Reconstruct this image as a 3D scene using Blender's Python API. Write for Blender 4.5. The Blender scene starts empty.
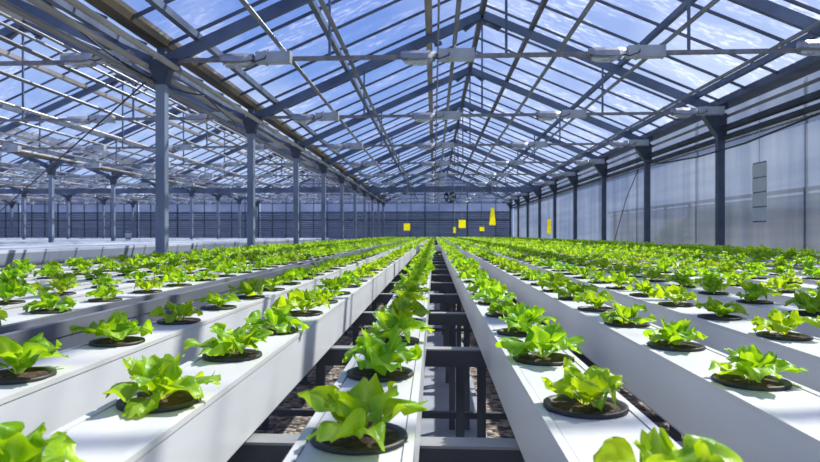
import bpy, math, random
from mathutils import Vector, Matrix
PI = math.pi
random.seed(7)
scene = bpy.context.scene
col = scene.collection

# ------------------------------------------------------------------ layout constants
S = 4.5                     # truss spacing
U = S / 640.0               # one "unit"
ZC = 1.15                   # eye height
H = 0.30                    # eye above the growing channels
BED = ZC - H                # channel top height
XL, XR = -556 * U, 846 * U  # post rows of the planted bay
BAY = XR - XL + .13
XRIDGE = 143 * U
ZE = ZC + 350 * U           # eave / tie height
ZR = ZC + 654 * U           # ridge height of the rafters
YFAR = 11.25 * S
NBAY = 5
VPX, VPY, F = 434.0, 234.0, 640.0

# ------------------------------------------------------------------ materials
MATS = {}
def new_mat(name):
    m = bpy.data.materials.new(name); m.use_nodes = True
    nt = m.node_tree; nt.nodes.clear()
    out = nt.nodes.new('ShaderNodeOutputMaterial')
    return m, nt, out
def N(nt, t, **kw):
    n = nt.nodes.new(t)
    for k, v in kw.items():
        if k in n.inputs: n.inputs[k].default_value = v
        else: setattr(n, k, v)
    return n
def noise_col(nt, c1, c2, scale, detail=3, stretch=(1, 1, 1), lo=.35, hi=.65, coord='Object'):
    tc = N(nt, 'ShaderNodeTexCoord'); mp = N(nt, 'ShaderNodeMapping')
    mp.inputs['Scale'].default_value = stretch
    nt.links.new(tc.outputs[coord], mp.inputs[0])
    nz = N(nt, 'ShaderNodeTexNoise'); nz.inputs['Scale'].default_value = scale; nz.inputs['Detail'].default_value = detail
    nt.links.new(mp.outputs[0], nz.inputs[0])
    r = N(nt, 'ShaderNodeValToRGB')
    r.color_ramp.elements[0].position = lo; r.color_ramp.elements[1].position = hi
    r.color_ramp.elements[0].color = (*c1, 1); r.color_ramp.elements[1].color = (*c2, 1)
    nt.links.new(nz.outputs[0], r.inputs[0])
    return r, nz, mp
def metal(name, c1, c2, rough=.5, met=.3, scale=3, stretch=(1, 1, 1), coord='Object', bump=0.0):
    m, nt, out = new_mat(name)
    b = N(nt, 'ShaderNodeBsdfPrincipled'); b.inputs['Roughness'].default_value = rough; b.inputs['Metallic'].default_value = met
    r, nz, mp = noise_col(nt, c1, c2, scale, 4, stretch, coord=coord)
    nt.links.new(r.outputs[0], b.inputs['Base Color'])
    if bump:
        bp = N(nt, 'ShaderNodeBump'); bp.inputs['Strength'].default_value = bump; bp.inputs['Distance'].default_value = .01
        nt.links.new(nz.outputs[0], bp.inputs['Height']); nt.links.new(bp.outputs[0], b.inputs['Normal'])
    nt.links.new(b.outputs[0], out.inputs[0])
    MATS[name] = m
    return m
metal('steel_blue', (.085, .11, .17), (.15, .19, .27), .5, .35, 1.5)
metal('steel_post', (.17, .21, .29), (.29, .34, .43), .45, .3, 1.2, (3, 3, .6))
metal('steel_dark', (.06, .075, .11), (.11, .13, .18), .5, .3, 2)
metal('galvanised', (.36, .335, .30), (.56, .52, .47), .4, .35, 2, (4, .5, 4))
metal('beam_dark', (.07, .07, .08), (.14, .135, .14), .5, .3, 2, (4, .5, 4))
metal('rail_mid', (.15, .16, .18), (.26, .27, .29), .4, .35, 2, (4, .5, 4))
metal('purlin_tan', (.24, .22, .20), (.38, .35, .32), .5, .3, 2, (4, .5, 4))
metal('gal_light', (.26, .26, .26), (.42, .41, .40), .4, .3, 2, (4, .5, 4))
metal('purlin_grey', (.17, .17, .19), (.30, .29, .29), .55, .3, 2, (4, .4, 4))
metal('gutter', (.035, .032, .03), (.13, .10, .06), .7, .2, 1.3, (3, .6, 3), bump=.3)
metal('rail_grey', (.13, .145, .18), (.21, .23, .27), .45, .3, 2)
metal('frame_grey', (.055, .06, .07), (.12, .125, .135), .55, .4, 3)
metal('frame_light', (.26, .26, .25), (.38, .38, .37), .5, .2, 3)
metal('lamp_grey', (.30, .31, .33), (.46, .47, .49), .35, .3, 4)
metal('lamp_white', (.38, .41, .45), (.48, .51, .55), .35, .1, 4)
metal('black', (.012, .012, .014), (.03, .03, .03), .6, 0, 6)
metal('cup_black', (.015, .014, .013), (.05, .045, .04), .5, 0, 20)
metal('soil', (.02, .012, .008), (.10, .06, .035), .95, 0, 90, bump=.8)
metal('plastic', (.62, .61, .58), (.70, .69, .66), .38, 0, 3, (3, .4, 3))
metal('plastic_side', (.64, .65, .65), (.71, .72, .72), .35, 0, 2, (3, .5, 3))
metal('bench_side', (.16, .19, .26), (.25, .28, .35), .5, 0, .8, (1, .3, 1))  # darker and bluer than the bench top: side shading put into the colour
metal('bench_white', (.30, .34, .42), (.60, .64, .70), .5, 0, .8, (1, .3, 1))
metal('concrete_white', (.24, .26, .31), (.36, .38, .42), .6, 0, 1.5)
metal('pipe_dark', (.025, .03, .042), (.05, .06, .08), .5, .2, 2)
metal('wire', (.5, .5, .5), (.7, .7, .7), .5, .2, 5)
metal('wood_blind', (.09, .11, .17), (.17, .20, .27), .7, 0, 1, (.4, 1, 12))
metal('paper_white', (.58, .60, .58), (.66, .68, .66), .7, 0, 3)
metal('rust', (.22, .08, .05), (.34, .18, .13), .7, 0, .8)
metal('teal', (.12, .28, .30), (.2, .36, .38), .6, 0, 1)

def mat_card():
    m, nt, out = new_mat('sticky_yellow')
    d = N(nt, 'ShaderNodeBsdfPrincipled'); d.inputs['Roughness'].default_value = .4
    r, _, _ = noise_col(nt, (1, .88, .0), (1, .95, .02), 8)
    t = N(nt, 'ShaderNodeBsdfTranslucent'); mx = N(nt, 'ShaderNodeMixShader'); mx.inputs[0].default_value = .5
    nt.links.new(r.outputs[0], d.inputs['Base Color']); nt.links.new(r.outputs[0], t.inputs[0]); nt.links.new(r.outputs[0], d.inputs['Emission Color']); d.inputs['Emission Strength'].default_value = .3  # slight glow added to brighten the dim cards, which give no light themselves
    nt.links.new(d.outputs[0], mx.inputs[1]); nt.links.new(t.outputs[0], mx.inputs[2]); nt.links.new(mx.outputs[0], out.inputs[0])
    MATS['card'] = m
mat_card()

def mat_leaf():
    m, nt, out = new_mat('lettuce_leaf')
    tc = N(nt, 'ShaderNodeTexCoord')
    nz = N(nt, 'ShaderNodeTexNoise'); nz.inputs['Scale'].default_value = 22; nz.inputs['Detail'].default_value = 3
    nt.links.new(tc.outputs['Object'], nz.inputs[0])
    r = N(nt, 'ShaderNodeValToRGB')
    r.color_ramp.elements[0].position = .3; r.color_ramp.elements[1].position = .72
    r.color_ramp.elements[0].color = (.15, .37, .008, 1); r.color_ramp.elements[1].color = (.38, .68, .02, 1)
    nt.links.new(nz.outputs[0], r.inputs[0])
    # paler towards the midrib (vertex colour layer "rib")
    at = N(nt, 'ShaderNodeAttribute'); at.attribute_name = 'rib'
    mxc = N(nt, 'ShaderNodeMixRGB'); mxc.inputs[2].default_value = (.50, .74, .16, 1)
    nt.links.new(at.outputs['Fac'], mxc.inputs[0]); nt.links.new(r.outputs[0], mxc.inputs[1])
    oi = N(nt, 'ShaderNodeObjectInfo')
    hs = N(nt, 'ShaderNodeHueSaturation')
    mr = N(nt, 'ShaderNodeMapRange'); mr.inputs[3].default_value = .485; mr.inputs[4].default_value = .51
    nt.links.new(oi.outputs['Random'], mr.inputs[0]); nt.links.new(mr.outputs[0], hs.inputs['Hue'])
    nt.links.new(mxc.outputs[0], hs.inputs['Color'])
    b = N(nt, 'ShaderNodeBsdfPrincipled'); b.inputs['Roughness'].default_value = .38
    t = N(nt, 'ShaderNodeBsdfTranslucent')
    br = N(nt, 'ShaderNodeMixRGB'); br.blend_type = 'MULTIPLY'; br.inputs[0].default_value = 1; br.inputs[2].default_value = (1.9, 1.4, .5, 1)
    nt.links.new(hs.outputs[0], br.inputs[1]); nt.links.new(br.outputs[0], t.inputs[0]); nt.links.new(hs.outputs[0], b.inputs['Base Color'])
    bp = N(nt, 'ShaderNodeBump'); bp.inputs['Strength'].default_value = .35; bp.inputs['Distance'].default_value = .004
    nz2 = N(nt, 'ShaderNodeTexNoise'); nz2.inputs['Scale'].default_value = 120
    nt.links.new(tc.outputs['Object'], nz2.inputs[0]); nt.links.new(nz2.outputs[0], bp.inputs['Height']); nt.links.new(bp.outputs[0], b.inputs['Normal'])
    mx = N(nt, 'ShaderNodeMixShader'); mx.inputs[0].default_value = .5
    nt.links.new(b.outputs[0], mx.inputs[1]); nt.links.new(t.outputs[0], mx.inputs[2]); nt.links.new(mx.outputs[0], out.inputs[0])
    MATS['leaf'] = m
mat_leaf()

def mat_glass():
    m, nt, out = new_mat('roof_glass')
    tc = N(nt, 'ShaderNodeTexCoord')
    # broken flecks of old shading wash, in soft lengthwise streaks
    mp = N(nt, 'ShaderNodeMapping'); mp.inputs['Scale'].default_value = (5.0, 9.5, 5.0)
    nt.links.new(tc.outputs['Object'], mp.inputs[0])
    n1 = N(nt, 'ShaderNodeTexNoise'); n1.inputs['Scale'].default_value = 1.0; n1.inputs['Detail'].default_value = 2
    nt.links.new(mp.outputs[0], n1.inputs[0])
    r1 = N(nt, 'ShaderNodeValToRGB'); r1.color_ramp.elements[0].position = .5; r1.color_ramp.elements[1].position = .62
    nt.links.new(n1.outputs[0], r1.inputs[0])
    mp2 = N(nt, 'ShaderNodeMapping'); mp2.inputs['Scale'].default_value = (.5, 1.1, .5)
    nt.links.new(tc.outputs['Object'], mp2.inputs[0])
    n2 = N(nt, 'ShaderNodeTexNoise'); n2.inputs['Scale'].default_value = 1.0; n2.inputs['Detail'].default_value = 4
    nt.links.new(mp2.outputs[0], n2.inputs[0])
    r2 = N(nt, 'ShaderNodeValToRGB'); r2.color_ramp.elements[0].position = .42; r2.color_ramp.elements[1].position = .66
    nt.links.new(n2.outputs[0], r2.inputs[0])
    mu = N(nt, 'ShaderNodeMath', operation='MULTIPLY'); nt.links.new(r1.outputs[0], mu.inputs[0]); nt.links.new(r2.outputs[0], mu.inputs[1])
    a = N(nt, 'ShaderNodeMath', operation='MULTIPLY_ADD'); a.inputs[1].default_value = .26; nt.links.new(mu.outputs[0], a.inputs[0])
    b2 = N(nt, 'ShaderNodeMath', operation='MULTIPLY_ADD'); b2.inputs[1].default_value = .07; b2.inputs[2].default_value = .06
    nt.links.new(r2.outputs[0], b2.inputs[0]); nt.links.new(b2.outputs[0], a.inputs[2])
    tr = N(nt, 'ShaderNodeBsdfTransparent'); tr.inputs[0].default_value = (.86, .92, .98, 1)
    tl = N(nt, 'ShaderNodeBsdfTranslucent'); tl.inputs[0].default_value = (.85, .88, .92, 1)
    df = N(nt, 'ShaderNodeBsdfGlossy'); df.inputs['Roughness'].default_value = .12; df.inputs[0].default_value = (.7, .75, .8, 1)
    mx = N(nt, 'ShaderNodeMixShader'); nt.links.new(a.outputs[0], mx.inputs[0]); nt.links.new(tr.outputs[0], mx.inputs[1]); nt.links.new(tl.outputs[0], mx.inputs[2])
    m2 = N(nt, 'ShaderNodeMixShader'); m2.inputs[0].default_value = .05
    nt.links.new(mx.outputs[0], m2.inputs[1]); nt.links.new(df.outputs[0], m2.inputs[2])
    nt.links.new(m2.outputs[0], out.inputs[0])
    MATS['glass'] = m
mat_glass()

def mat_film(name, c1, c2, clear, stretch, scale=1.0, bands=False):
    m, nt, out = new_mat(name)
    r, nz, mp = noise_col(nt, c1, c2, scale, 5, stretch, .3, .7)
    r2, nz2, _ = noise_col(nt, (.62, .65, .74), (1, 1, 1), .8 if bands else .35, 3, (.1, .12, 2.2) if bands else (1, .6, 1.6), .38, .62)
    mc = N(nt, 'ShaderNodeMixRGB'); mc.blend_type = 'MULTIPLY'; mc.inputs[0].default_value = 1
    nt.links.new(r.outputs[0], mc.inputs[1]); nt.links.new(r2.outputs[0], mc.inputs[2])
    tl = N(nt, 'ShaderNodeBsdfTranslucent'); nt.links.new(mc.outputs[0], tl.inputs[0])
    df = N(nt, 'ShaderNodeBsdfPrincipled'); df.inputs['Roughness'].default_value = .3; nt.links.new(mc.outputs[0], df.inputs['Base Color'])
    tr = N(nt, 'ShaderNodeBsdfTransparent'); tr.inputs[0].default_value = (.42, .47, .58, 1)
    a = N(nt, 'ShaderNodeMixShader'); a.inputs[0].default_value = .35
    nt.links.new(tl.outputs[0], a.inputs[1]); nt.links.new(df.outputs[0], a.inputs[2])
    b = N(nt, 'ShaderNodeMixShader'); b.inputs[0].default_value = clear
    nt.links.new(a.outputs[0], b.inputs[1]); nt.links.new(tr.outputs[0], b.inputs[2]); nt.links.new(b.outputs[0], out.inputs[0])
    MATS[name] = m
mat_film('wall_film', (.21, .26, .32), (.40, .45, .50), .42, (.2, 2.2, .22), bands=True)
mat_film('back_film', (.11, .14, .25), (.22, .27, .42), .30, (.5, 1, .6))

def mat_floor():
    m, nt, out = new_mat('gravel')
    tc = N(nt, 'ShaderNodeTexCoord')
    v = N(nt, 'ShaderNodeTexVoronoi'); v.inputs['Scale'].default_value = 28
    nt.links.new(tc.outputs['Object'], v.inputs['Vector'])
    r = N(nt, 'ShaderNodeValToRGB'); r.color_ramp.elements[0].color = (.07, .05, .036, 1); r.color_ramp.elements[1].color = (.60, .50, .42, 1)
    r.color_ramp.elements[1].position = .9
    sep = N(nt, 'ShaderNodeSeparateColor'); nt.links.new(v.outputs['Color'], sep.inputs[0])
    nt.links.new(sep.outputs[0], r.inputs[0])
    n = N(nt, 'ShaderNodeTexNoise'); n.inputs['Scale'].default_value = 3; n.inputs['Detail'].default_value = 6
    nt.links.new(tc.outputs['Object'], n.inputs[0])
    mc = N(nt, 'ShaderNodeMixRGB'); mc.blend_type = 'MULTIPLY'; mc.inputs[0].default_value = .7
    nt.links.new(r.outputs[0], mc.inputs[1]); nt.links.new(n.outputs[0], mc.inputs[2])
    b = N(nt, 'ShaderNodeBsdfPrincipled'); b.inputs['Roughness'].default_value = .95
    nt.links.new(mc.outputs[0], b.inputs['Base Color'])
    bp = N(nt, 'ShaderNodeBump'); bp.inputs['Strength'].default_value = 1; bp.inputs['Distance'].default_value = .03
    bp.invert = True
    nt.links.new(v.outputs['Distance'], bp.inputs['Height']); nt.links.new(bp.outputs[0], b.inputs['Normal'])
    nt.links.new(b.outputs[0], out.inputs[0]); MATS['floor'] = m
mat_floor()
metal('bush', (.03, .09, .02), (.12, .25, .05), .8, 0, 4)
metal('outdoor', (.16, .17, .15), (.28, .28, .25), .9, 0, .4)

# ------------------------------------------------------------------ mesh builder
class MB:
    def __init__(s): s.v = []; s.f = []; s.m = []; s.mi = 0
    def quad(s, a, b, c, d):
        k = len(s.v); s.v += [tuple(a), tuple(b), tuple(c), tuple(d)]; s.f.append((k, k+1, k+2, k+3)); s.m.append(s.mi)
    def box(s, x0, x1, y0, y1, z0, z1):
        k = len(s.v)
        s.v += [(x0, y0, z0), (x1, y0, z0), (x1, y1, z0), (x0, y1, z0), (x0, y0, z1), (x1, y0, z1), (x1, y1, z1), (x0, y1, z1)]
        for q in ((0, 3, 2, 1), (4, 5, 6, 7), (0, 1, 5, 4), (1, 2, 6, 5), (2, 3, 7, 6), (3, 0, 4, 7)):
            s.f.append(tuple(k+i for i in q)); s.m.append(s.mi)
        return s
    def beam(s, p0, p1, w, h, up=(0, 0, 1)):
        p0, p1 = Vector(p0), Vector(p1); d = (p1-p0).normalized(); up = Vector(up)
        r = d.cross(up)
        if r.length < 1e-4: r = d.cross(Vector((1, 0, 0)))
        r.normalize(); u = r.cross(d).normalized()
        k = len(s.v)
        for p in (p0, p1):
            for a, b in ((-1, -1), (1, -1), (1, 1), (-1, 1)): s.v.append(tuple(p + r*a*w/2 + u*b*h/2))
        for q in ((0, 1, 2, 3), (7, 6, 5, 4), (0, 4, 5, 1), (1, 5, 6, 2), (2, 6, 7, 3), (3, 7, 4, 0)):
            s.f.append(tuple(k+i for i in q)); s.m.append(s.mi)
        return s
    def tube(s, pts, r, n=8, cap=True):
        pts = [Vector(p) for p in pts]; k0 = len(s.v)
        for i, p in enumerate(pts):
            d = (pts[min(i+1, len(pts)-1)] - pts[max(i-1, 0)]).normalized()
            a = d.cross(Vector((0, 0, 1)))
            if a.length < 1e-3: a = d.cross(Vector((0, 1, 0)))
            a.normalize(); b = d.cross(a)
            rr = r[i] if isinstance(r, (list, tuple)) else r
            for j in range(n):
                t = 2*PI*j/n; s.v.append(tuple(p + a*rr*math.cos(t) + b*rr*math.sin(t)))
        for i in range(len(pts)-1):
            for j in range(n):
                a = k0+i*n+j; b = k0+i*n+(j+1) % n
                s.f.append((a, b, b+n, a+n)); s.m.append(s.mi)
        if cap:
            s.f.append(tuple(k0+j for j in range(n))[::-1]); s.m.append(s.mi)
            s.f.append(tuple(k0+(len(pts)-1)*n+j for j in range(n))); s.m.append(s.mi)
        return s
    def prism(s, poly, o, ax, ay, depth):
        """poly in the (ax, ay) plane at origin o, extruded by the vector depth"""
        o, ax, ay, depth = map(Vector, (o, ax, ay, depth)); k = len(s.v); n = len(poly)
        for dd in (Vector((0, 0, 0)), depth):
            for a, b in poly: s.v.append(tuple(o + ax*a + ay*b + dd))
        s.f.append(tuple(range(k, k+n))[::-1]); s.m.append(s.mi); s.f.append(tuple(range(k+n, k+2*n))); s.m.append(s.mi)
        for i in range(n):
            j = (i+1) % n; s.f.append((k+i, k+j, k+n+j, k+n+i)); s.m.append(s.mi)
        return s
    def lathe(s, prof, n=20, o=(0, 0, 0)):
        k = len(s.v)
        for r, z in prof:
            for j in range(n):
                t = 2*PI*j/n; s.v.append((o[0]+r*math.cos(t), o[1]+r*math.sin(t), o[2]+z))
        for i in range(len(prof)-1):
            for j in range(n):
                a = k+i*n+j; b = k+i*n+(j+1) % n
                s.f.append((a, b, b+n, a+n)); s.m.append(s.mi)
        return s
    def mesh(s, name, *mats, smooth=False):
        me = bpy.data.meshes.new(name); me.from_pydata(s.v, [], s.f); me.update()
        for m in mats: me.materials.append(MATS[m])
        if len(mats) > 1: me.polygons.foreach_set('material_index', s.m)
        if smooth: me.polygons.foreach_set('use_smooth', [True]*len(me.polygons))
        return me
    def build(s, name, *mats, parent=None, smooth=False):
        o = bpy.data.objects.new(name, s.mesh(name, *mats, smooth=smooth)); col.objects.link(o); o.parent = parent
        return o
def tag(o, label, cat, group=None, kind=None):
    o['label'] = label; o['category'] = cat
    if group: o['group'] = group
    if kind: o['kind'] = kind
    return o
def struct(o):
    o['kind'] = 'structure'; return o
def empty(name, loc, rz=0):
    o = bpy.data.objects.new(name, None); col.objects.link(o); o.location = loc; o.rotation_euler = (0, 0, rz); o.empty_display_size = .1
    return o
def copy_tree(o, parent=None):
    c = o.copy(); col.objects.link(c); c.parent = parent
    for ch in o.children: copy_tree(ch, c)
    return c
def repeat(parent, name, me, locs):
    for l in locs:
        o = bpy.data.objects.new(name, me); col.objects.link(o); o.parent = parent; o.location = l
ORD = ['first', 'second', 'third', 'fourth', 'fifth', 'sixth', 'seventh', 'eighth', 'ninth', 'tenth', 'eleventh', 'twelfth',
       'thirteenth', 'fourteenth', 'fifteenth', 'sixteenth', 'seventeenth', 'eighteenth']
def ordn(i): return ORD[i] if i < len(ORD) else 'far'

# ------------------------------------------------------------------ ground
fl = MB(); fl.box(-46, 6.6, -3, YFAR+1, -.1, 0); o = struct(fl.build('floor', 'floor'))
g = MB(); g.quad((-120, -30, -.12), (90, -30, -.12), (90, 160, -.12), (-120, 160, -.12)); struct(g.build('ground', 'outdoor'))
w = MB(); w.box(-.52, .30, .2, 15.0, 0, .012)
tag(w.build('floor_strip', 'concrete_white'), 'smooth pale floor strip running under the middle bed beside the gravel', 'floor strip')

# ------------------------------------------------------------------ beds and channels
# channel centres in units of H; three beds
rowsM = [-2.96, -1.67, -.385, .89, 2.18, 3.47, 4.76, 6.05, 7.34, 8.63, 9.92]
rowsL = [-5.02 - 1.27*k for k in range(6)]
rowsR = [12.0 + 1.29*k for k in range(6)]
rowsM, rowsL, rowsR = ([r*.977 for r in q] for q in (rowsM, rowsL, rowsR))
CW, CH = .565*H, .155
def channel_bm(y0, y1):
    a = MB(); hw = CW/2
    # trough with slightly drawn-in walls and rolled lips
    prof = [(-hw+.002, 0), (-hw+.002, -CH+.012), (-hw+.012, -CH), (hw-.012, -CH), (hw-.002, -CH+.012), (hw-.002, 0)]
    a.prism(prof, (0, y0, -.004), (1, 0, 0), (0, 0, 1), (0, y1-y0, 0))
    pass
    b = MB()
    b.box(-hw+.016, hw-.016, y0, y1, -.004, .000)
    b.box(-hw, -hw+.014, y0, y1, -.009, .002); b.box(hw-.014, hw, y0, y1, -.009, .002)
    c = MB()
    c.box(-hw+.014, -hw+.0165, y0, y1, -.004, -.001); c.box(hw-.0165, hw-.014, y0, y1, -.004, -.001)
    return a, b, c
SEC = [(-.6, 14.75), (15.7, 48.6)]
ch_meshes = []
for y0, y1 in SEC:
    a, b, c = channel_bm(0, y1-y0)
    ch_meshes.append((a.mesh('trough', 'plastic_side'), b.mesh('lid', 'plastic'), c.mesh('lid_seam', 'rail_grey')))
def put_channel(x, sec, label, group):
    t = empty('growing_channel', (x, SEC[sec][0], BED))
    for nm, me in zip(('trough', 'lid'), ch_meshes[sec]):
        o = bpy.data.objects.new(nm, me); col.objects.link(o); o.parent = t
    s_ = bpy.data.objects.new('lid_seam', ch_meshes[sec][2]); col.objects.link(s_); s_.parent = o
    tag(t, label, 'growing channel', group)
BEDSHORT = {'M': 'middle bed', 'L': 'post-side bed', 'R': 'wall-side bed'}
BEDNAME = {'M': 'middle bed', 'L': 'bed beside the free-standing posts', 'R': 'shaded bed along the film wall'}
for key, rows in (('M', rowsM), ('L', rowsL), ('R', rowsR)):
    for i, r in enumerate(rows):
        for sec in (0, 1):
            where = ORD[i] + (' from the post side' if key != 'L' else ' from the middle bed')
            lab = f"white growing channel {where.replace(' from', ', counted from') if 0 else where}, {BEDSHORT[key]}" + (', before the cross gap' if sec == 0 else ', past the cross gap')
            put_channel(r*H, sec, lab, f"channels of the {BEDNAME[key]}")
# rails along the beds
def rail(x0, x1, lab):
    t = empty('bed_rail', (0, 0, 0))
    m = MB(); m.box(x0, x1, -.6, 48.6, BED-.13, BED-.012); m.build('rail_body', 'rail_grey', parent=t)
    m = MB(); m.box(x0-.004, x0+.022, -.6, 48.6, BED-.04, BED+.008); m.box(x1-.022, x1+.004, -.6, 48.6, BED-.04, BED+.008); m.build('rail_lip', 'rail_mid', parent=t)
    m = MB(); m.box(-.025, .025, -.025, .025, 0, BED-.13); repeat(t, 'leg', m.mesh('leg', 'frame_grey'), [((x0+x1)/2, .3 + 2.4*k, 0) for k in range(20)])
    tag(t, lab, 'rail')
rail(-4.57*H, -4.12*H, 'grey steel rail between the middle bed and the bed beside the posts')
rail(10.75*H, 11.2*H, 'grey steel rail between the middle bed and the shaded wall-side bed')
rail(-12.3*H, -11.95*H, 'grey steel rail at the foot of the free-standing post row')
# supporting frames
def frame_thing(x0, x1, y, legs, lab, group, name='support_frame'):
    t = empty(name, ((x0+x1)/2, y, 0)); xc = (x0+x1)/2
    zt = BED-CH-.004
    m = MB(); m.box(x0-xc, x1-xc, -.03, .03, zt-.07, zt-.006); m.mi = 1; m.box(x0-xc, x1-xc, -.031, .031, zt-.006, zt)
    m.build('cross_bar', 'frame_grey', 'frame_light', parent=t)
    for lx in legs:
        m = MB(); m.box(lx-xc-.017, lx-xc+.017, -.017, .017, 0, zt-.07); m.box(lx-xc-.05, lx-xc+.05, -.045, .045, 0, .01)
        m.build('leg', 'frame_grey', parent=t)
    m = MB(); m.box(x0-xc+.05, x1-xc-.05, .021, .045, .40, .425); m.build('brace_bar', 'frame_grey', parent=t)
    tag(t, lab, 'support frame', group)
ys = [1.42 + 1.165*k for k in range(-1, 12)]
for i, y in enumerate(ys):
    frame_thing(rowsM[0]*H-.12, rowsM[-1]*H+.12, y, [-1.0, -.46, .105, .19, .95, 1.75, 2.6], f"dark steel cross frame under the middle bed, {ORD[i]} along from the camera", 'cross frames under the middle bed')
for i, y in enumerate([18 + 3.4*k for k in range(10)]):
    frame_thing(rowsM[0]*H-.12, rowsM[-1]*H+.12, y, [-.9, 0.1, 1.3, 2.8], f"dark steel cross frame under the middle bed past the cross gap, {ORD[i]} one", 'cross frames past the gap')
for key, rows in (('L', rowsL), ('R', rowsR)):
    for i, y in enumerate([1.0 + 3.4*k for k in range(15)]):
        a, b = sorted((rows[0]*H, rows[-1]*H))
        if key == 'R': a -= 0
        if i == 4: y = 14.2
        frame_thing(a-.11, b+.11, y, [a, (a+b)/2, b], f"dark steel cross frame under the {BEDNAME[key]}, {ORD[i]} one", f"cross frames under the {BEDNAME[key]}")
# white collecting gutter across the bed ends (the cross gap)
for x0, x1, nm in ((-3.50, -1.43, 'bed beside the posts'), (-1.22, 3.21, 'middle bed'), (3.47, 5.72, 'wall-side bed')):
    cg = empty('drain_trough', (0, 0, 0)); m = MB(); m.box(x0, x1, 14.80, 15.62, BED-.06, BED-.02); m.build('tray', 'plastic', parent=cg)
    m = MB(); m.box(x0, x1, 0, .04, BED-.10, BED+.03); repeat(cg, 'tray_rim', m.mesh('tray_rim', 'plastic'), [(0, 14.78, 0), (0, 15.60, 0)])
    m = MB(); m.box(-.03, .03, -.03, .03, 0, BED-.06); repeat(cg, 'leg', m.mesh('leg', 'frame_grey'), [(x0+.1, 15.2, 0), (x1-.1, 15.2, 0)])
    tag(cg, f"white trough crossing the {nm} at the gap between channels", 'drain trough', 'cross troughs')

# ------------------------------------------------------------------ lettuce
def leaf(mb, rib, az, length, width, tilt0, tilt1, ph, rng, nu=9, nv=8, twist=0.0, r0=.006):
    """one ruffled fan-shaped leaf: a narrow stalk rising at tilt0, a broad rounded blade bending over to tilt1"""
    k0 = len(mb.v); ca, sa = math.cos(az), math.sin(az)
    n = 24; px = [(r0, .004, tilt0)]; x, z = r0, .004
    for i in range(1, n+1):
        t = i/n; ang = tilt0 + (tilt1-tilt0)*t**1.4
        x += math.cos(ang)*length/n; z += math.sin(ang)*length/n; px.append((x, z, ang))
    f1 = rng.uniform(2.2, 3.4); f2 = rng.uniform(5, 7); p2 = rng.uniform(0, 6); fw = rng.uniform(9, 13)
    def at(t):
        q = max(0, min(t, 1))*n; i = min(int(q), n-1); f = q-i
        return [px[i][c]*(1-f)+px[i+1][c]*f for c in range(3)]
    for i in range(nu+1):
        u = (i/nu)**.85
        for j in range(nv+1):
            v = -1+2*j/nv; e = abs(v)
            edge = 1 - .20*e**2.6 + .06*math.sin(v*f2*1.3+p2)*(.35+e) + .045*math.sin(v*fw+ph)
            t = u*edge
            b = max(0.0, min(1.0, (u-.20)/.55)); g = .085 + .915*(b*b*(3-2*b))
            g *= 1 - .20*(max(0, u-.8)/.2)**2
            lob = 1 + (.14*math.sin(u*f2*1.6+ph+(2 if v > 0 else 0)) + .09*math.sin(u*fw+p2+(1 if v > 0 else 0)))*e*b
            y = v*width/2*g*lob
            X, Z, ang = at(t)
            ruff = width*b*(.20*e**1.5*math.sin(f2*u*1.5+ph+(1.4 if v > 0 else 0)) + .10*math.sin(fw*u*.9+p2+2.5*v)*(.35+e) + .09*max(0, u-.6)/.4*math.sin(v*f1*1.6+p2))
            cup = .16*width*(e**2)*g*(1-u*.9)
            nx, nz = -math.sin(ang), math.cos(ang)
            lx = X + nx*(ruff+cup); lz = Z + nz*(ruff+cup)
            yy = y*math.cos(twist*u); lz += y*math.sin(twist*u); lz = max(lz, .005)
            mb.v.append((lx*ca - yy*sa, lx*sa + yy*ca, lz))
            rib.append(max(0, 1-e*3.5)*(1-.7*u) if u > .14 else .95)
    for i in range(nu):
        for j in range(nv):
            a = k0+i*(nv+1)+j; mb.f.append((a, a+1, a+nv+2, a+nv+1)); mb.m.append(0)
def lettuce_data(seed, nu=9, nv=8, big=1.0, nleaf=None):
    rng = random.Random(seed); mb = MB(); rib = []
    n = nleaf or rng.randint(10, 13)
    lean = rng.uniform(0, 2*PI)
    for i in range(n):
        az = 2.399*i + rng.uniform(-.3, .3) + lean
        inner = i/n
        if inner < .5:
            L = rng.uniform(.078, .118); W = rng.uniform(.056, .078); t0 = rng.uniform(.5, 1.0); t1 = rng.uniform(-.8, .1)
        else:
            L = rng.uniform(.062, .098); W = rng.uniform(.042, .062); t0 = rng.uniform(.95, 1.45); t1 = rng.uniform(.3, 1.2)
        leaf(mb, rib, az, L*big, W*big, t0, t1, rng.uniform(0, 6.28), rng, nu, nv, rng.uniform(-.4, .4))
    return mb, rib
def set_rib(me, rib):
    at = me.attributes.new('rib', 'FLOAT', 'POINT'); at.data.foreach_set('value', rib)
NV = 12
fol = []
for k in range(NV):
    mb, rib = lettuce_data(100+k, 13, 12, .92+.03*(k % 6)); me = mb.mesh('foliage', 'leaf', smooth=True); set_rib(me, rib); fol.append(me)
RC = .236*H
m = MB(); m.lathe([(RC*.80, .0005), (RC*.83, .004), (RC*.94, .008), (RC, .0075), (RC+.001, .003), (RC, .0006)], 28); cup_me = m.mesh('net_cup', 'cup_black', smooth=True)
m = MB(); m.lathe([(.0, .006), (RC*.3, .0055), (RC*.6, .0045), (RC*.84, .0025)], 20)
for i in range(len(m.v)):
    x, y, z = m.v[i]; r_ = math.hypot(x, y)
    if r_ < RC*.8 and r_ > .001: m.v[i] = (x, y, z + .002*math.sin(x*400)*math.cos(y*370))
soil_me = m.mesh('soil', 'soil', smooth=True)

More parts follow.
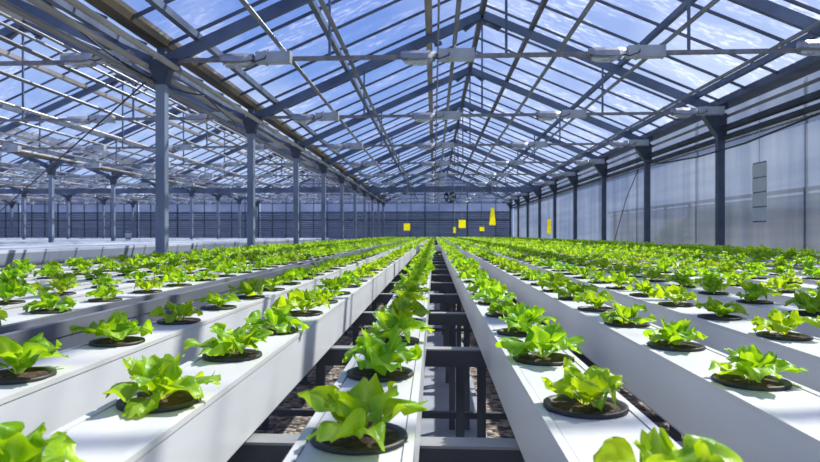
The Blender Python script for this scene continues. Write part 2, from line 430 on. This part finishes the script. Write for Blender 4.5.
def proj(x, y, z):
    d = y
    return VPX + F*x/d, VPY + F*(ZC - z)/d
first = {('M', 0): 1.295, ('M', 1): 1.115, ('M', 2): .935, ('M', 3): 1.12, ('M', 4): 1.33, ('M', 5): 1.095, ('M', 6): 1.22, ('L', 0): 1.14, ('L', 1): 1.41}
PITCH = .415
plants = []
rp = random.Random(3)
for key, rows in (('M', rowsM), ('L', rowsL), ('R', rowsR)):
    for i, r in enumerate(rows):
        y0 = first.get((key, i), 1.0 + rp.random()*PITCH)
        while y0 - PITCH > .35: y0 -= PITCH
        n = 0; y = y0; k = 0
        while y < 48.3:
            px, py = proj(r*H, y, BED)
            if not (14.55 < y < 15.85):
                vis = -60 < px < 880 and py < 545
                if vis:
                    inside = -12 < px < 832 and py < 472; plants.append((y, key, i, n if inside else -1, r*H)); n += inside
            y += PITCH
plants.sort(key=lambda p: (p[0]**2 + p[4]**2))
NEAR = 300
def along(i):
    return ORD[i]
NUMW = {'M': 'middle bed', 'L': 'post-side bed', 'R': 'wall-side bed'}
for (y, key, i, n, x) in plants[:NEAR]:
    yj = y + rp.uniform(-.008, .008)
    t = empty('lettuce_plant', (x + rp.uniform(-.004, .004), yj, BED+.0005), rp.uniform(0, 2*PI))
    s = rp.uniform(.86, 1.12)
    vi = rp.randrange(NV)
    for nm, me in (('net_cup', cup_me), ('soil', soil_me), ('foliage', fol[vi])):
        o = bpy.data.objects.new(nm, me); col.objects.link(o); o.parent = t
        if nm == 'foliage':
            o.location = (0, 0, .002); o.scale = (s, s, s*rp.uniform(.85, 1.1)); o.rotation_euler = (rp.uniform(-.08, .08), rp.uniform(-.08, .08), 0)
    side = 'from the middle bed' if key == 'L' else 'from the post side'
    if n < 0:
        tag(t, f"lettuce cut by the picture edge, {ORD[i]} {NUMW[key]} channel {side}", 'lettuce', f"edge lettuces of the {NUMW[key]}'s {ORD[i]} channel")
    elif n < 10:
        tag(t, f"lettuce in black cup, {ORD[n]} visible along {NUMW[key]}, {ORD[i]} channel {side}", 'lettuce', f"lettuces of the {NUMW[key]}")
    else:
        tag(t, f"small lettuce past the tenth along {NUMW[key]}, {ORD[i]} channel {side}", 'lettuce', f"lettuces farther along the {NUMW[key]}'s {ORD[i]} channel")
# all the farther ones: one mesh
low = []
for k in range(8):
    mb, rib = lettuce_data(500+k, 4, 4, 1.1, 9); low.append((mb, rib))
big = MB(); ribs = []; big.mi = 0
for (y, key, i, n, x) in plants[NEAR:]:
    mb, rib = low[rp.randrange(8)]; a = rp.uniform(0, 2*PI); s = rp.uniform(1.0, 1.3); c_, s_ = math.cos(a)*s, math.sin(a)*s
    k0 = len(big.v)
    big.v += [(vx*c_-vy*s_+x, vx*s_+vy*c_+y, vz*s+BED+.002) for vx, vy, vz in mb.v]
    big.f += [tuple(k0+q for q in f) for f in mb.f]; big.m += [0]*len(mb.f); ribs += rib
    k0 = len(big.v)
    big.v += [(x+RC*math.cos(q*PI/4), y+RC*math.sin(q*PI/4), BED+.004) for q in range(8)]; big.f.append(tuple(range(k0, k0+8))); big.m.append(1); ribs += [0]*8
me = big.mesh('distant_lettuce', 'leaf', 'cup_black'); set_rib(me, ribs)
o = bpy.data.objects.new('distant_lettuce', me); col.objects.link(o)
tag(o, 'mass of small green lettuces filling the far stretch of the beds', 'lettuce', kind='stuff')
print('plants', len(plants))

# ------------------------------------------------------------------ empty benches in the neighbouring bays
def bench(x0, x1, lab):
    t = empty('empty_bench', (0, 0, 0))
    for a_, b_ in ((x0, x1),):
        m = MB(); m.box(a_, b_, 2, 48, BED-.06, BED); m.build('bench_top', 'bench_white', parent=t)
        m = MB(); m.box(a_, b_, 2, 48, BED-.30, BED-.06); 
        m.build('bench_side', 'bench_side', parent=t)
    m = MB(); m.box(-.03, .03, -.03, .03, 0, BED-.3); repeat(t, 'leg', m.mesh('leg', 'frame_grey'), [(x, y, 0) for y in range(4, 48, 8) for x in (x0+.3, x1-.3)])
    tag(t, lab, 'bench', 'empty white benches beyond the posts')
for i, (a, b) in enumerate(((-10.9, -7.9), (-13.5, -11.5), (-17.6, -14.6), (-22.5, -18.4), (-32.5, -24.5))):
    bench(a, b, f"long empty white bench beyond the free-standing posts, {ORD[i]} one away")
bk = empty('bucket', (-16.9, 34.5, BED))
m = MB(); m.lathe([(0, 0), (.15, 0), (.19, .34), (.17, .34), (.14, .02)], 16); m.build('bucket_body', 'lamp_white', parent=bk, smooth=True)
m = MB(); m.tube([(.18*math.cos(t), 0, .33+.14*math.sin(t)) for t in [PI*k/8 for k in range(9)]], .006, 5); m.build('handle', 'wire', parent=bk)
tag(bk, 'small white bucket standing on an empty bench by a far post', 'bucket')

# ------------------------------------------------------------------ roof frame
NTH = ['', '', '', 'second', 'third', 'fourth']
GB = 'gusset'
TIE = {}
def truss(bay, n):
    """bay 0 is the planted one; local origin at the left post top"""
    x0 = XL - bay*BAY; xr = XRIDGE - bay*BAY; x1 = XR - bay*BAY; y = n*S
    t = empty('roof_truss', (x0, y, ZE)); zr = ZR-ZE
    L = lambda x, z: (x-x0, 0, z)
    big = (n == 8)
    m = MB(); m.beam(L(x0+.04, .02), L(xr, zr), .08, .17, (0, 0, 1)); m.build('rafter', 'steel_blue', parent=t)
    m = MB(); m.beam(L(x1-.04, .02), L(xr, zr), .08, .17, (0, 0, 1)); m.build('rafter', 'steel_blue', parent=t)
    hh = .30 if big else .055
    m = MB(); m.beam(L(x0+.1, .03), L(x1-.1, .03), .06 if not big else .12, hh); m.build('tie_bar', 'steel_blue' if big else 'purlin_grey', parent=t)
    for xx in (xr-353*U, xr, xr+353*U):
        zz = zr*(1-abs(xx-xr)/((xr-x0) if xx < xr else (x1-xr)))
        m = MB(); m.beam(L(xx, 0), L(xx, zz-.05), .035, .035); m.build('hanger', 'steel_blue', parent=t)
    m = MB(); m.prism([(-.42, -.26), (-.34, -.33), (-.12, -.16), (.12, -.16), (.34, -.33), (.42, -.26), (0, -.02)], L(xr, zr), (1, 0, 0), (0, 0, 1), (0, .1, 0)); m.build('ridge_plate', 'steel_dark', parent=t)
    where = 'planted bay' if bay == 0 else f"{ORD[bay-1]} bay past the posts"
    if n > 1: TIE[(bay, n)] = len([1 for k in TIE if k[0] == bay])
    tag(t, f"blue-grey steel roof truss of the {where}, {ordn(TIE[(bay, n)])} visible from the camera" if n > 1 else f"steel roof truss of the {where}, out of sight above the camera", 'roof truss', f"roof trusses of the {where}")
for bay in range(NBAY):
    for n in range(1, 12):
        if bay == 0 or proj(XR-bay*BAY, n*S, ZE)[0] > -20: truss(bay, n)

PC = {}
def post(row, n):
    x = XR-.09 if row == 0 else XL - (row-1)*BAY
    y = n*S
    t = empty('steel_post', (x, y, 0))
    w = .068
    m = MB(); m.box(-w, w, -w, w, 0, ZE+.1)
    m.build('shaft', 'steel_dark' if row == 0 else 'steel_post', parent=t)  # wall-side shafts get darker steel: their backlit shade is put into the colour
    m = MB(); m.box(-.15, .15, -.12, .12, 0, .02); m.build('base_plate', 'frame_grey', parent=t)
    m = MB()
    m.prism([(-.26, .06), (.26, .06), (.24, .0), (.13, -.10), (w+.012, -.30), (-w-.012, -.30), (-.13, -.10), (-.24, .0)] if row else [(.10, .02), (-.34, .02), (-.34, -.05), (-w-.01, -.45), (.10, -.45)], (0, -.09, ZE-.02), (1, 0, 0), (0, 0, 1), (0, .18, 0))
    m.build('bracket', 'steel_dark', parent=t)
    where = 'wall-side' if row == 0 else 'bed-edge' if row == 1 else ORD[row-1]+' free-standing'
    tag(t, f"{'dark' if row == 0 else 'blue-grey'} steel post of the {where} row, {ordn(PC.setdefault(row, 0))} visible from the camera", 'post', f"posts of the {where} row"); PC[row] += 1
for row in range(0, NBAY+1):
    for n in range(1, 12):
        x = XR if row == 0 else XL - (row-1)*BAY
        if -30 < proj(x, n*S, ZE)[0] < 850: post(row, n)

Y0, Y1 = -2.0, YFAR
def long_beam(name, x, z, w, h, mat, lab, cat, group=None, up=(0, 0, 1), parts=None):
    m = MB(); m.beam((x, Y0, z), (x, Y1, z), w, h, up); o = m.build(name, mat); tag(o, lab, cat, group); return o
def long_pipe(name, x, z, r, mat, lab, cat, group=None, collars=True):
    t = empty(name, (x, Y0, z))
    m = MB(); m.tube([(0, 0, 0), (0, Y1-Y0, 0)], r, 10); m.build('pipe_run', mat, parent=t, smooth=True)
    if collars:
        m = MB(); m.tube([(0, -.03, 0), (0, .03, 0)], r*1.25, 10); repeat(t, 'clamp', m.mesh('clamp', 'purlin_grey'), [(0, n*S-Y0+.12, 0) for n in range(1, 8)])
    tag(t, lab, cat, group); return t
TL = (ZR-ZE)/(XRIDGE-XL); TR = (ZR-ZE)/(XR-XRIDGE)
OFF = .16    # purlins sit on the rafters
BAYN = ['planted bay', 'first bay past the posts', 'second bay past the posts', 'third bay past the posts', 'fourth bay past the posts']
for bay in range(NBAY):
    xr = XRIDGE-bay*BAY
    sp = [('upper', 146), ('middle', 405), ('lower', 625)]
    for nm, du in sp:
        d = du*U
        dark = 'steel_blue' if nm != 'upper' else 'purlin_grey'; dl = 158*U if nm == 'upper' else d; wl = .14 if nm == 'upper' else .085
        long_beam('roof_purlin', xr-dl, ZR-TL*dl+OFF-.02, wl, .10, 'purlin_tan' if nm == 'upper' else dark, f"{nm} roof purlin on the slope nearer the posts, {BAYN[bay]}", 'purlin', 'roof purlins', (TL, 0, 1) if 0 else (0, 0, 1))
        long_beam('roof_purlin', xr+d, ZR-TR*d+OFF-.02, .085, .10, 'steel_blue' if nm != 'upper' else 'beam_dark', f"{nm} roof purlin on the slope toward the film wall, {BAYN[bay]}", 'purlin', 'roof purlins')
    long_beam('ridge_beam', xr, ZR+.08, .10, .16, 'beam_dark', f"long ridge beam at the roof peak of the {BAYN[bay]}", 'ridge beam', 'ridge beams')
    # heating rails under the tie bars
    rails = [-171, -290, 38, 241, 427, 647] if bay == 0 else [-171, -290, 38, 200, 427, 600, -420]
    for k, ru in enumerate(rails):
        long_pipe('overhead_rail', ru*U*(1.05 if bay == 0 else 1)-bay*BAY, ZE+.155, .03 if bay == 0 else .033, 'rail_mid' if bay == 0 or k % 3 else 'galvanised', f"grey overhead rail {['just past the middle','near the posts','under the ridge','first past the ridge','second past the ridge','beside the film wall','close to the posts'][k]} of the {BAYN[bay]}", 'rail', 'overhead rails', collars=(bay == 0))
# thin conduit with chain knots near the ridge
t = empty('conduit', (8*U, Y0, ZE+.20)); m = MB(); m.tube([(0, 0, 0), (0, Y1-Y0, 0)], .014, 6)
m.build('pipe_run', 'purlin_grey', parent=t)
m = MB()
for k in range(24): m.beam((-.04, 2+k*2.25, 0), (.04, 2.05+k*2.25, .03), .05, .06)
m.build('clamp', 'steel_dark', parent=t); tag(t, 'thin cable conduit with knots running overhead close to the ridge', 'conduit')
# pipes by the post row
long_pipe('heating_pipe', -530*U, ZE-.06, .042, 'galvanised', 'thick beige heating pipe passing in front of the post tops', 'pipe')
long_pipe('heating_pipe', -583*U, ZC+341*U, .042, 'galvanised', 'thick beige heating pipe just behind the post tops', 'pipe')
long_pipe('heating_pipe', -612*U, ZC+329*U, .034, 'gal_light', 'pale heating pipe lowest beside the post row', 'pipe')
for k, (ru, zu) in enumerate(((-700, 372), (-745, 380), (-800, 390))):
    long_pipe('irrigation_pipe', ru*U, ZC+zu*U, .022, 'gal_light', f"thin pale pipe beyond the post row, {ORD[k]} one", 'pipe', 'thin pipes past the posts', collars=False)
# wall pipes
long_pipe('wall_pipe', XR-.02, ZC+306*U, .07, 'pipe_dark', 'upper dark thick pipe along the film wall', 'pipe')
long_pipe('wall_pipe', XR-.02, ZC+280*U, .055, 'pipe_dark', 'lower dark thick pipe along the film wall', 'pipe')
long_pipe('wall_pipe', XR+.08, ZC+345*U, .03, 'purlin_grey', 'grey pipe highest on the film wall under the gutter', 'pipe')

# gutters
def gutter(row):
    x = XR if row == 0 else XL-(row-1)*BAY
    m = MB(); zb = ZE+.22
    if row: 
        poly = [(-.15, .14), (-.10, 0), (.10, 0), (.15, .14), (.13, .14), (.08, .02), (-.08, .02), (-.13, .14)]
    else:
        poly = [(-.12, .10), (-.12, -.04), (.26, -.04), (.26, .14), (.24, .14), (.24, -.02), (-.10, -.02), (-.10, .10)]
    m.prism(poly, (x, Y0, zb), (1, 0, 0), (0, 0, 1), (0, Y1-Y0, 0))
    t = empty('roof_gutter', (0, 0, 0)); m.build('gutter_channel', 'gutter' if row else 'steel_dark', parent=t)
    m = MB(); m.box(-.06, .06, -.04, .04, ZE+.10, zb); repeat(t, 'gutter_support', m.mesh('gutter_support', 'steel_blue'), [(x, n*S, 0) for n in range(1, 12)])
    tag(t, ['dark eave gutter along the top of the film wall', 'rusty brown roof gutter above the post row edging the planted beds', 'brown roof gutter above the second free-standing post row', 'brown roof gutter above the third free-standing post row', 'brown roof gutter above the fourth free-standing post row', 'brown roof gutter above the fifth free-standing post row'][row], 'gutter')
for row in range(NBAY+1): gutter(row)

# roof glass (setting)
for bay in range(NBAY):
    xr = XRIDGE-bay*BAY
    for sgn, xe, tl in ((-1, XL-bay*BAY+.12, TL), (1, XR-bay*BAY-.10, TR)):
        zt = ZR+OFF+.09; ze = zt-tl*abs(xe-xr)
        m = MB(); m.quad((xr, Y0, zt), (xe, Y0, ze), (xe, Y1, ze), (xr, Y1, zt))
        c = struct(m.build('ceiling', 'glass'))
        m = MB(); k = 0; y = Y0+.75
        y = -S/4
        while y < Y1:
            m.beam((xr, y, zt-.022), (xe, y, ze-.022), .035, .045); y += S/4
        m.build('glazing_bar', 'steel_dark', parent=c)
        if bay == 0 and 0:
            pass
# ------------------------------------------------------------------ walls
# right: corrugated translucent film between bays
m = MB(); X = XR+.30; n = 700
y_ = Y0; ys_ = [Y0+(YFAR-Y0)*k/n for k in range(n+1)]
k0 = 0
for k, y in enumerate(ys_):
    xx = X + (.012 if k % 2 else -.0)
    m.v.append((xx, y, 0)); m.v.append((xx, y, ZE+.24))
for k in range(n): m.f.append((2*k, 2*k+2, 2*k+3, 2*k+1)); m.m.append(0)
wr = struct(m.build('wall_right', 'wall_film', smooth=True))
m = MB()
for z in (3.15,): m.beam((X+.06, Y0, z), (X+.06, YFAR, z), .05, .05)
k = 0; y = S/2
while y < YFAR: m.beam((X+.06, y, 0), (X+.06, y, ZE+.2), .03, .03); y += S
m.build('wall_rail', 'steel_blue', parent=wr)
# back wall with gables
m = MB()
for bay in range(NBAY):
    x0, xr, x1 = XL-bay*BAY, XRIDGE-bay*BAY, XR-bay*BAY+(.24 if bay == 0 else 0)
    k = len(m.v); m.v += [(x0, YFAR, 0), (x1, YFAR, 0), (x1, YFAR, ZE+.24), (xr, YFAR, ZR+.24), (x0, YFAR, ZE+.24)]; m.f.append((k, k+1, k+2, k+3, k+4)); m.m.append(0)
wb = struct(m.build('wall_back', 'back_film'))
m = MB(); xa, xb = XL-(NBAY-1)*BAY, XR
y = YFAR-.06
x = xb
def ztop(x):
    xx = x
    while xx < XL: xx += BAY
    return (ZR-TL*(XRIDGE-xx) if xx < XRIDGE else ZR-TR*(xx-XRIDGE))+.1
k = 0
while x > xa:
    wd = .05 if k % 3 else .10
    m.box(x-wd/2, x+wd/2, y-.04, y+.04, 0, ztop(x)); x -= BAY/9; k += 1
for z in (1.6, 2.25, 2.9, ZE-.02): m.box(xa, xb, y-.05, y+.05, z-.03, z+.03)
for z in (4.3, 4.9, 5.4):
    for bay in range(NBAY):
        hw = (ZR+.1-z); m.box(XRIDGE-bay*BAY-hw/TL, XRIDGE-bay*BAY+hw/TR, y-.03, y+.03, z-.025, z+.025)
m.build('wall_mullion', 'steel_dark', parent=wb)
m = MB()
for k in range(14):
    z = .85+k*.15; m.beam((xa, y+.03, z), (xb, y+.03, z+.0), .02, .11)
m.build('wall_louvre', 'wood_blind', parent=wb)
# far left wall
m = MB(); m.quad((xa-.5, Y0, 0), (xa-.5, YFAR, 0), (xa-.5, YFAR, ZE+.2), (xa-.5, Y0, ZE+.2)); struct(m.build('wall_left', 'wall_film'))
# front end of the house, behind the camera: open gable frame is left out of view

# ------------------------------------------------------------------ grow lamps
def lamp_proto():
    t = empty('grow_lamp', (0, 0, 0))
    # ballast box on the +x half, reflector on the -x half
    m = MB(); m.box(.02, .50, -.075, .075, -.10, .05); m.box(.495, .51, -.083, .083, -.108, .058); bx = m.build('ballast_box', 'lamp_white', parent=t)
    m = MB(); m.box(.14, .17, -.078, .078, -.115, .063); m.build('mounting_strap', 'lamp_grey', parent=bx)
    m = MB()
    n = 12; pr = [(.06, .03), (.14, .0), (.20, -.06), (.23, -.12), (.225, -.125), (.19, -.06), (.12, -.01), (.05, .02)]
    # long shallow hood: sections along x
    secs = [(-.50, .35), (-.44, .8), (-.30, 1.0), (-.12, .95), (-.02, .55)]
    k0 = len(m.v); hood = [(-.19, -.11), (-.15, -.03), (-.07, .03), (.07, .03), (.15, -.03), (.19, -.11)]
    for x, sc in secs:
        for a, b in hood: m.v.append((x, a*sc, .03+(b-.03)*(.4+.6*sc)))
    for i in range(len(secs)-1):
        for j in range(5):
            a = k0+i*6+j; m.f.append((a, a+1, a+7, a+6)); m.m.append(0)
    m.f.append(tuple(k0+j for j in range(6))); m.m.append(0)
    m.build('reflector', 'lamp_grey', parent=t)
    m = MB(); pts = [(-.46, 0, -.10), (-.40, 0, -.105), (-.2, 0, -.105), (-.06, 0, -.07)]
    m.tube(pts, [.02, .055, .06, .025], 10); m.build('bulb', 'bulb', parent=t, smooth=True)
    m = MB(); m.tube([(-.02, -.02, .0), (-.1, -.09, -.06), (.02, -.10, -.10), (.16, -.09, -.05), (.19, -.03, .09)], .008, 6); m.build('power_cable', 'black', parent=t)
    m = MB(); m.beam((.16, .06, .05), (.16, .30, .05), .03, .03); m.build('hook', 'purlin_grey', parent=t)
    return t
def mat_bulb():
    m, nt, out = new_mat('bulb_glass')
    b = N(nt, 'ShaderNodeBsdfPrincipled'); b.inputs['Base Color'].default_value = (.75, .8, .88, 1); b.inputs['Roughness'].default_value = .08; b.inputs['Metallic'].default_value = .6
    tr = N(nt, 'ShaderNodeBsdfTransparent'); mx = N(nt, 'ShaderNodeMixShader'); mx.inputs[0].default_value = .45
    nt.links.new(b.outputs[0], mx.inputs[1]); nt.links.new(tr.outputs[0], mx.inputs[2]); nt.links.new(mx.outputs[0], out.inputs[0]); MATS['bulb'] = m
mat_bulb()
proto = lamp_proto(); used = False
LX = [6, -357, 370, 750]
for n in range(2, 12):
    for bay in range(NBAY):
        for k, lx in enumerate(LX):
            if n == 8: continue
            X_ = lx*U-bay*BAY
            if k == 1 and bay == 0 and n > 20: continue
            px = VPX+F*X_/(n*S)
            if px < -15 or px > 850: continue
            o = proto if not used else copy_tree(proto); used = True
            o.location = (X_, n*S-(.30 if k == 3 else .13), ZE+.035)
            pos = ['second', 'first', 'third', 'fourth'][k]
            tag(o, f"grow lamp on {ordn(TIE.get((bay, n), n-2))} tie bar, {BAYN[bay]}, {pos} toward film wall", 'grow lamp', 'grow lamps on the tie bars')

# ------------------------------------------------------------------ sticky cards, fan, cables, panel strip
def card(px, py, wpx, hpx, n, topz, lab, taper=1.0, rot=.15):
    Y = n*S-.25; k = Y/F
    x = (px-VPX)*k; z = ZC+(VPY-py)*k; w, h = wpx*k/2, hpx*k/2
    t = empty('sticky_card', (x, Y, z), rot)
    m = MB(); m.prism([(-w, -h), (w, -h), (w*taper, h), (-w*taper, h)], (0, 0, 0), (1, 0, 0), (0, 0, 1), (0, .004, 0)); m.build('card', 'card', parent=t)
    m = MB(); m.tube([(0, .002, h-.01), (0, .002, topz-z)], .006, 5); m.build('hanging_string', 'wire', parent=t)
    tag(t, lab, 'sticky trap')
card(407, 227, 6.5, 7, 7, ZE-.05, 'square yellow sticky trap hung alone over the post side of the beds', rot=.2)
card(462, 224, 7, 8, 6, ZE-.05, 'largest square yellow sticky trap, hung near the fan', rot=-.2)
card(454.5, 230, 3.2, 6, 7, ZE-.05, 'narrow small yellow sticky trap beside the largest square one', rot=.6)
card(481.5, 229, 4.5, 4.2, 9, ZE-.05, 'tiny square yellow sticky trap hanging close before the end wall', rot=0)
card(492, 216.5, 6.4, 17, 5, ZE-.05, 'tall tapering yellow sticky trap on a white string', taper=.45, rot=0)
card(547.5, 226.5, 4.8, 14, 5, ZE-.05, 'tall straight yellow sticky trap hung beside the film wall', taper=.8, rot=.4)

fy = 8.6*S; k = fy/F
fan = empty('circulation_fan', ((450-VPX)*k, fy, ZC+(VPY-197)*k))
R_ = 5.6*k
m = MB(); n = 24
for j in range(n):
    t0, t1 = 2*PI*j/n, 2*PI*(j+1)/n
    m.quad((R_*math.cos(t0), -.14, R_*math.sin(t0)), (R_*math.cos(t1), -.14, R_*math.sin(t1)), (R_*math.cos(t1), .14, R_*math.sin(t1)), (R_*math.cos(t0), .14, R_*math.sin(t0)))
m.tube([(R_*math.cos(2*PI*j/n), -.15, R_*math.sin(2*PI*j/n)) for j in range(n+1)], .035, 6, False)
m.build('housing', 'black', parent=fan)
for j in range(5):
    a = 2*PI*j/5+.3; m = MB(); r = Matrix.Rotation(a, 3, 'Y')
    P = [(.03, -.03, .05), (.12, -.07, R_*.9), (-.10, .05, R_*.92), (-.04, .03, .05)]
    m.quad(*[r @ Vector(p) for p in P]); m.build('blade', 'steel_dark', parent=fan)
m = MB(); m.tube([(0, -.12, 0), (0, .08, 0)], .08, 12); m.build('motor_hub', 'rail_grey', parent=fan)
m = MB()
for j in range(4):
    a = 2*PI*j/4+.5; m.tube([(0, -.16, 0), (R_*math.cos(a), -.16, R_*math.sin(a))], .014, 5)
m.build('guard', 'wire', parent=fan)
m = MB(); m.beam((-.2, 0, R_), (-.2, 0, ZE+.3-fan.location.z), .03, .03); m.beam((.2, 0, R_), (.2, 0, ZE+.3-fan.location.z), .03, .03); m.build('bracket', 'steel_dark', parent=fan)
tag(fan, 'round black circulation fan hung high before the end wall', 'fan')

def cable(name, pts, r, lab, mat='black', seg=14, sag=0):
    P = [Vector(p) for p in pts]
    out = []
    for i in range(len(P)-1):
        for j in range(seg):
            t = j/seg; p = P[i].lerp(P[i+1], t); p.z -= sag*4*t*(1-t); out.append(p)
    out.append(P[-1]); m = MB(); m.tube(out, r, 6); tag(m.build(name, mat, smooth=True), lab, 'cable')
def P(px, py, n):
    k = n*S/F; return ((px-VPX)*k, n*S, ZC+(VPY-py)*k)
cable('brace_cable', [P(160, 60, 2.02), (-1960*U+.1, 4*S, ZC-.2)], .014, 'thin dark brace cable slanting down away from the first post')
cable('power_cable', [P(20, -20, 1.7), P(100, 48, 1.9), P(160, 82, 2.0), P(200, 92, 2.3), P(235, 122, 2.9)], .014, 'black cable strung loosely past the first post top', sag=.03)
cable('power_cable', [P(820, 112, 2.15), P(792, 123, 2.3), P(735, 146, 2.7), P(690, 159, 3.1), P(655, 165, 3.5), P(640, 162, 3.75)], .018, 'black cable sagging along the film wall below the pipes')
cable('power_cable', [P(634, 170, 4.0), P(622, 200, 4.15), P(611, 240, 4.3)], .012, 'thin dark cable dropping slantwise along the film wall to the bed')

# strip of four pale panels on the wall
X_ = XR+.20
ya, yb = F*X_/(767.5-VPX), F*X_/(752-VPX)
ym = (ya+yb)/2*1.034; hw_ = (yb-ya)/2*.86; ya, yb = ym-hw_, ym+hw_; k = ym/F
t = empty('hanging_panel', (X_, ym, ZC+(VPY-222)*k)); hgt = 57*k
for q in range(4):
    m = MB(); m.box(-.012, .012, ya-ym, yb-ym, q*hgt/4+.012, (q+1)*hgt/4-.012); m.build('panel_sheet', 'paper_white', parent=t)
m = MB(); m.box(-.006, .008, ya-ym+.01, yb-ym-.01, -.013, .013)
repeat(t, 'panel_joint', m.mesh('panel_joint', 'steel_blue'), [(0, 0, q*hgt/4) for q in range(5)])
m = MB(); m.tube([(0, 0, hgt), (0, 0, ZE-.1-t.location.z)], .006, 5); m.build('hanging_string', 'wire', parent=t)
tag(t, 'vertical strip of four pale grey sheets hung on the film wall', 'hanging panel')

# outside, beyond the film
sx = 8.6
t = empty('storage_shed', (sx, 20, 0)); 
m = MB(); m.box(0, 2.2, -1.5, 1.7, -.1, 1.95)
m.build('shed_wall', 'rust', parent=t)
m = MB()
for yy in (-1.5, 1.7): m.box(-.05, .05, yy-.06, yy+.06, -.1, 1.92)
m.box(-.05, 2.25, -1.56, 1.76, 1.85, 1.95); m.build('shed_frame', 'teal', parent=t)
tag(t, 'low reddish shed with teal frame seen dimly outside the film wall', 'shed')
def bush(x, y, r, lab):
    rg = random.Random(int(x*10+y)); m = MB()
    for k in range(260):
        a, b = rg.uniform(0, 2*PI), rg.uniform(0, 1.4); rr = r*rg.uniform(.75, 1.05)
        c = Vector((x+rr*math.cos(a)*math.cos(b), y+rr*math.sin(a)*math.cos(b), rr*1.3*math.sin(b)))
        u = Vector((rg.uniform(-1, 1), rg.uniform(-1, 1), rg.uniform(-1, 1)))*r*.22; v = Vector((rg.uniform(-1, 1), rg.uniform(-1, 1), rg.uniform(-1, 1)))*r*.22
        m.quad(c-u, c-v, c+u, c+v)
    t = empty('garden_bush', (0, 0, 0)); m.build('foliage', 'bush', parent=t)
    m = MB(); m.tube([(x, y, -.1), (x, y, r)], [.06, .03], 6); m.build('trunk', 'soil', parent=t); tag(t, lab, 'bush')
bush(9.0, 23.8, 1.1, 'green bush seen dimly through the film next to the shed')
bush(11.2, 29.0, 1.3, 'green bush outside the film behind the shed, farther off')
# neighbouring house beyond the path
t = empty('neighbour_greenhouse', (16, 0, 0)); m = MB()
for z in (.4, 3.0): m.box(0, .15, -5, 60, z, z+.18)
for k in range(16): m.box(-.02, .12, -5+k*4.2, -4.85+k*4.2, -.1, 3.1)
m.build('frame', 'steel_dark', parent=t)
m = MB(); m.box(.2, .3, -5, 60, -.1, 2.9); m.build('wall_panel', 'bench_white', parent=t)
tag(t, 'neighbouring greenhouse wall faintly visible outside through the film', 'building')

# ------------------------------------------------------------------ world, sun, camera
wd = bpy.data.worlds.new('World'); scene.world = wd; wd.use_nodes = True
nt = wd.node_tree; nt.nodes.clear(); out = nt.nodes.new('ShaderNodeOutputWorld'); bg = nt.nodes.new('ShaderNodeBackground')
tc = nt.nodes.new('ShaderNodeTexCoord'); sp = nt.nodes.new('ShaderNodeSeparateXYZ'); nt.links.new(tc.outputs['Generated'], sp.inputs[0])
r = nt.nodes.new('ShaderNodeValToRGB'); nt.links.new(sp.outputs[2], r.inputs[0])
e = r.color_ramp.elements; e[0].position = 0; e[0].color = (.38, .52, .85, 1); e[1].position = .75; e[1].color = (.045, .14, .62, 1)
q = e.new(.25); q.color = (.17, .33, .80, 1); q = e.new(.48); q.color = (.075, .20, .70, 1)
nz = nt.nodes.new('ShaderNodeTexNoise'); nz.inputs['Scale'].default_value = 3.2; nz.inputs['Detail'].default_value = 5
nt.links.new(tc.outputs['Generated'], nz.inputs[0])
rc = nt.nodes.new('ShaderNodeValToRGB'); rc.color_ramp.elements[0].position = .48; rc.color_ramp.elements[1].position = .78
rc.color_ramp.elements[1].color = (.7, .7, .7, 1); nt.links.new(nz.outputs[0], rc.inputs[0])
# a paler sky on the sun's side
gx = nt.nodes.new('ShaderNodeMapRange'); gx.inputs[1].default_value = -.1; gx.inputs[2].default_value = .8; gx.inputs[4].default_value = .50
nt.links.new(sp.outputs[0], gx.inputs[0])
ad = nt.nodes.new('ShaderNodeMath'); ad.operation = 'ADD'; ad.use_clamp = True; nt.links.new(gx.outputs[0], ad.inputs[0]); nt.links.new(rc.outputs[0], ad.inputs[1])
mx = nt.nodes.new('ShaderNodeMixRGB'); mx.inputs[2].default_value = (.78, .86, 1, 1); nt.links.new(ad.outputs[0], mx.inputs[0]); nt.links.new(r.outputs[0], mx.inputs[1])
nt.links.new(mx.outputs[0], bg.inputs[0]); bg.inputs[1].default_value = 1.0
nt.links.new(bg.outputs[0], out.inputs[0])
sun = bpy.data.lights.new('Sun', 'SUN'); sun.energy = 7.5; sun.angle = math.radians(.8); sun.color = (1, .94, .84)
so = bpy.data.objects.new('Sun', sun); col.objects.link(so)
so.rotation_euler = Vector((.50, .42, .76)).to_track_quat('Z', 'Y').to_euler()

cam = bpy.data.cameras.new('Camera'); co = bpy.data.objects.new('Camera', cam); col.objects.link(co)
co.location = (0, 0, ZC)
YAW = math.radians(3.4)
co.rotation_euler = (PI/2, 0, YAW)
cam.sensor_width = 36; cam.lens = F/820*36
cx = VPX - F*math.tan(YAW)       # principal point in pixels
cam.shift_x = (410-cx)/820; cam.shift_y = -(231-VPY)/820
cam.clip_start = .05; cam.clip_end = 500
cam.dof.use_dof = True; cam.dof.focus_distance = 2.2; cam.dof.aperture_fstop = 8
scene.camera = co
scene.view_settings.view_transform = 'Standard'
scene.view_settings.exposure = .08
scene.cycles.transparent_max_bounces = 24
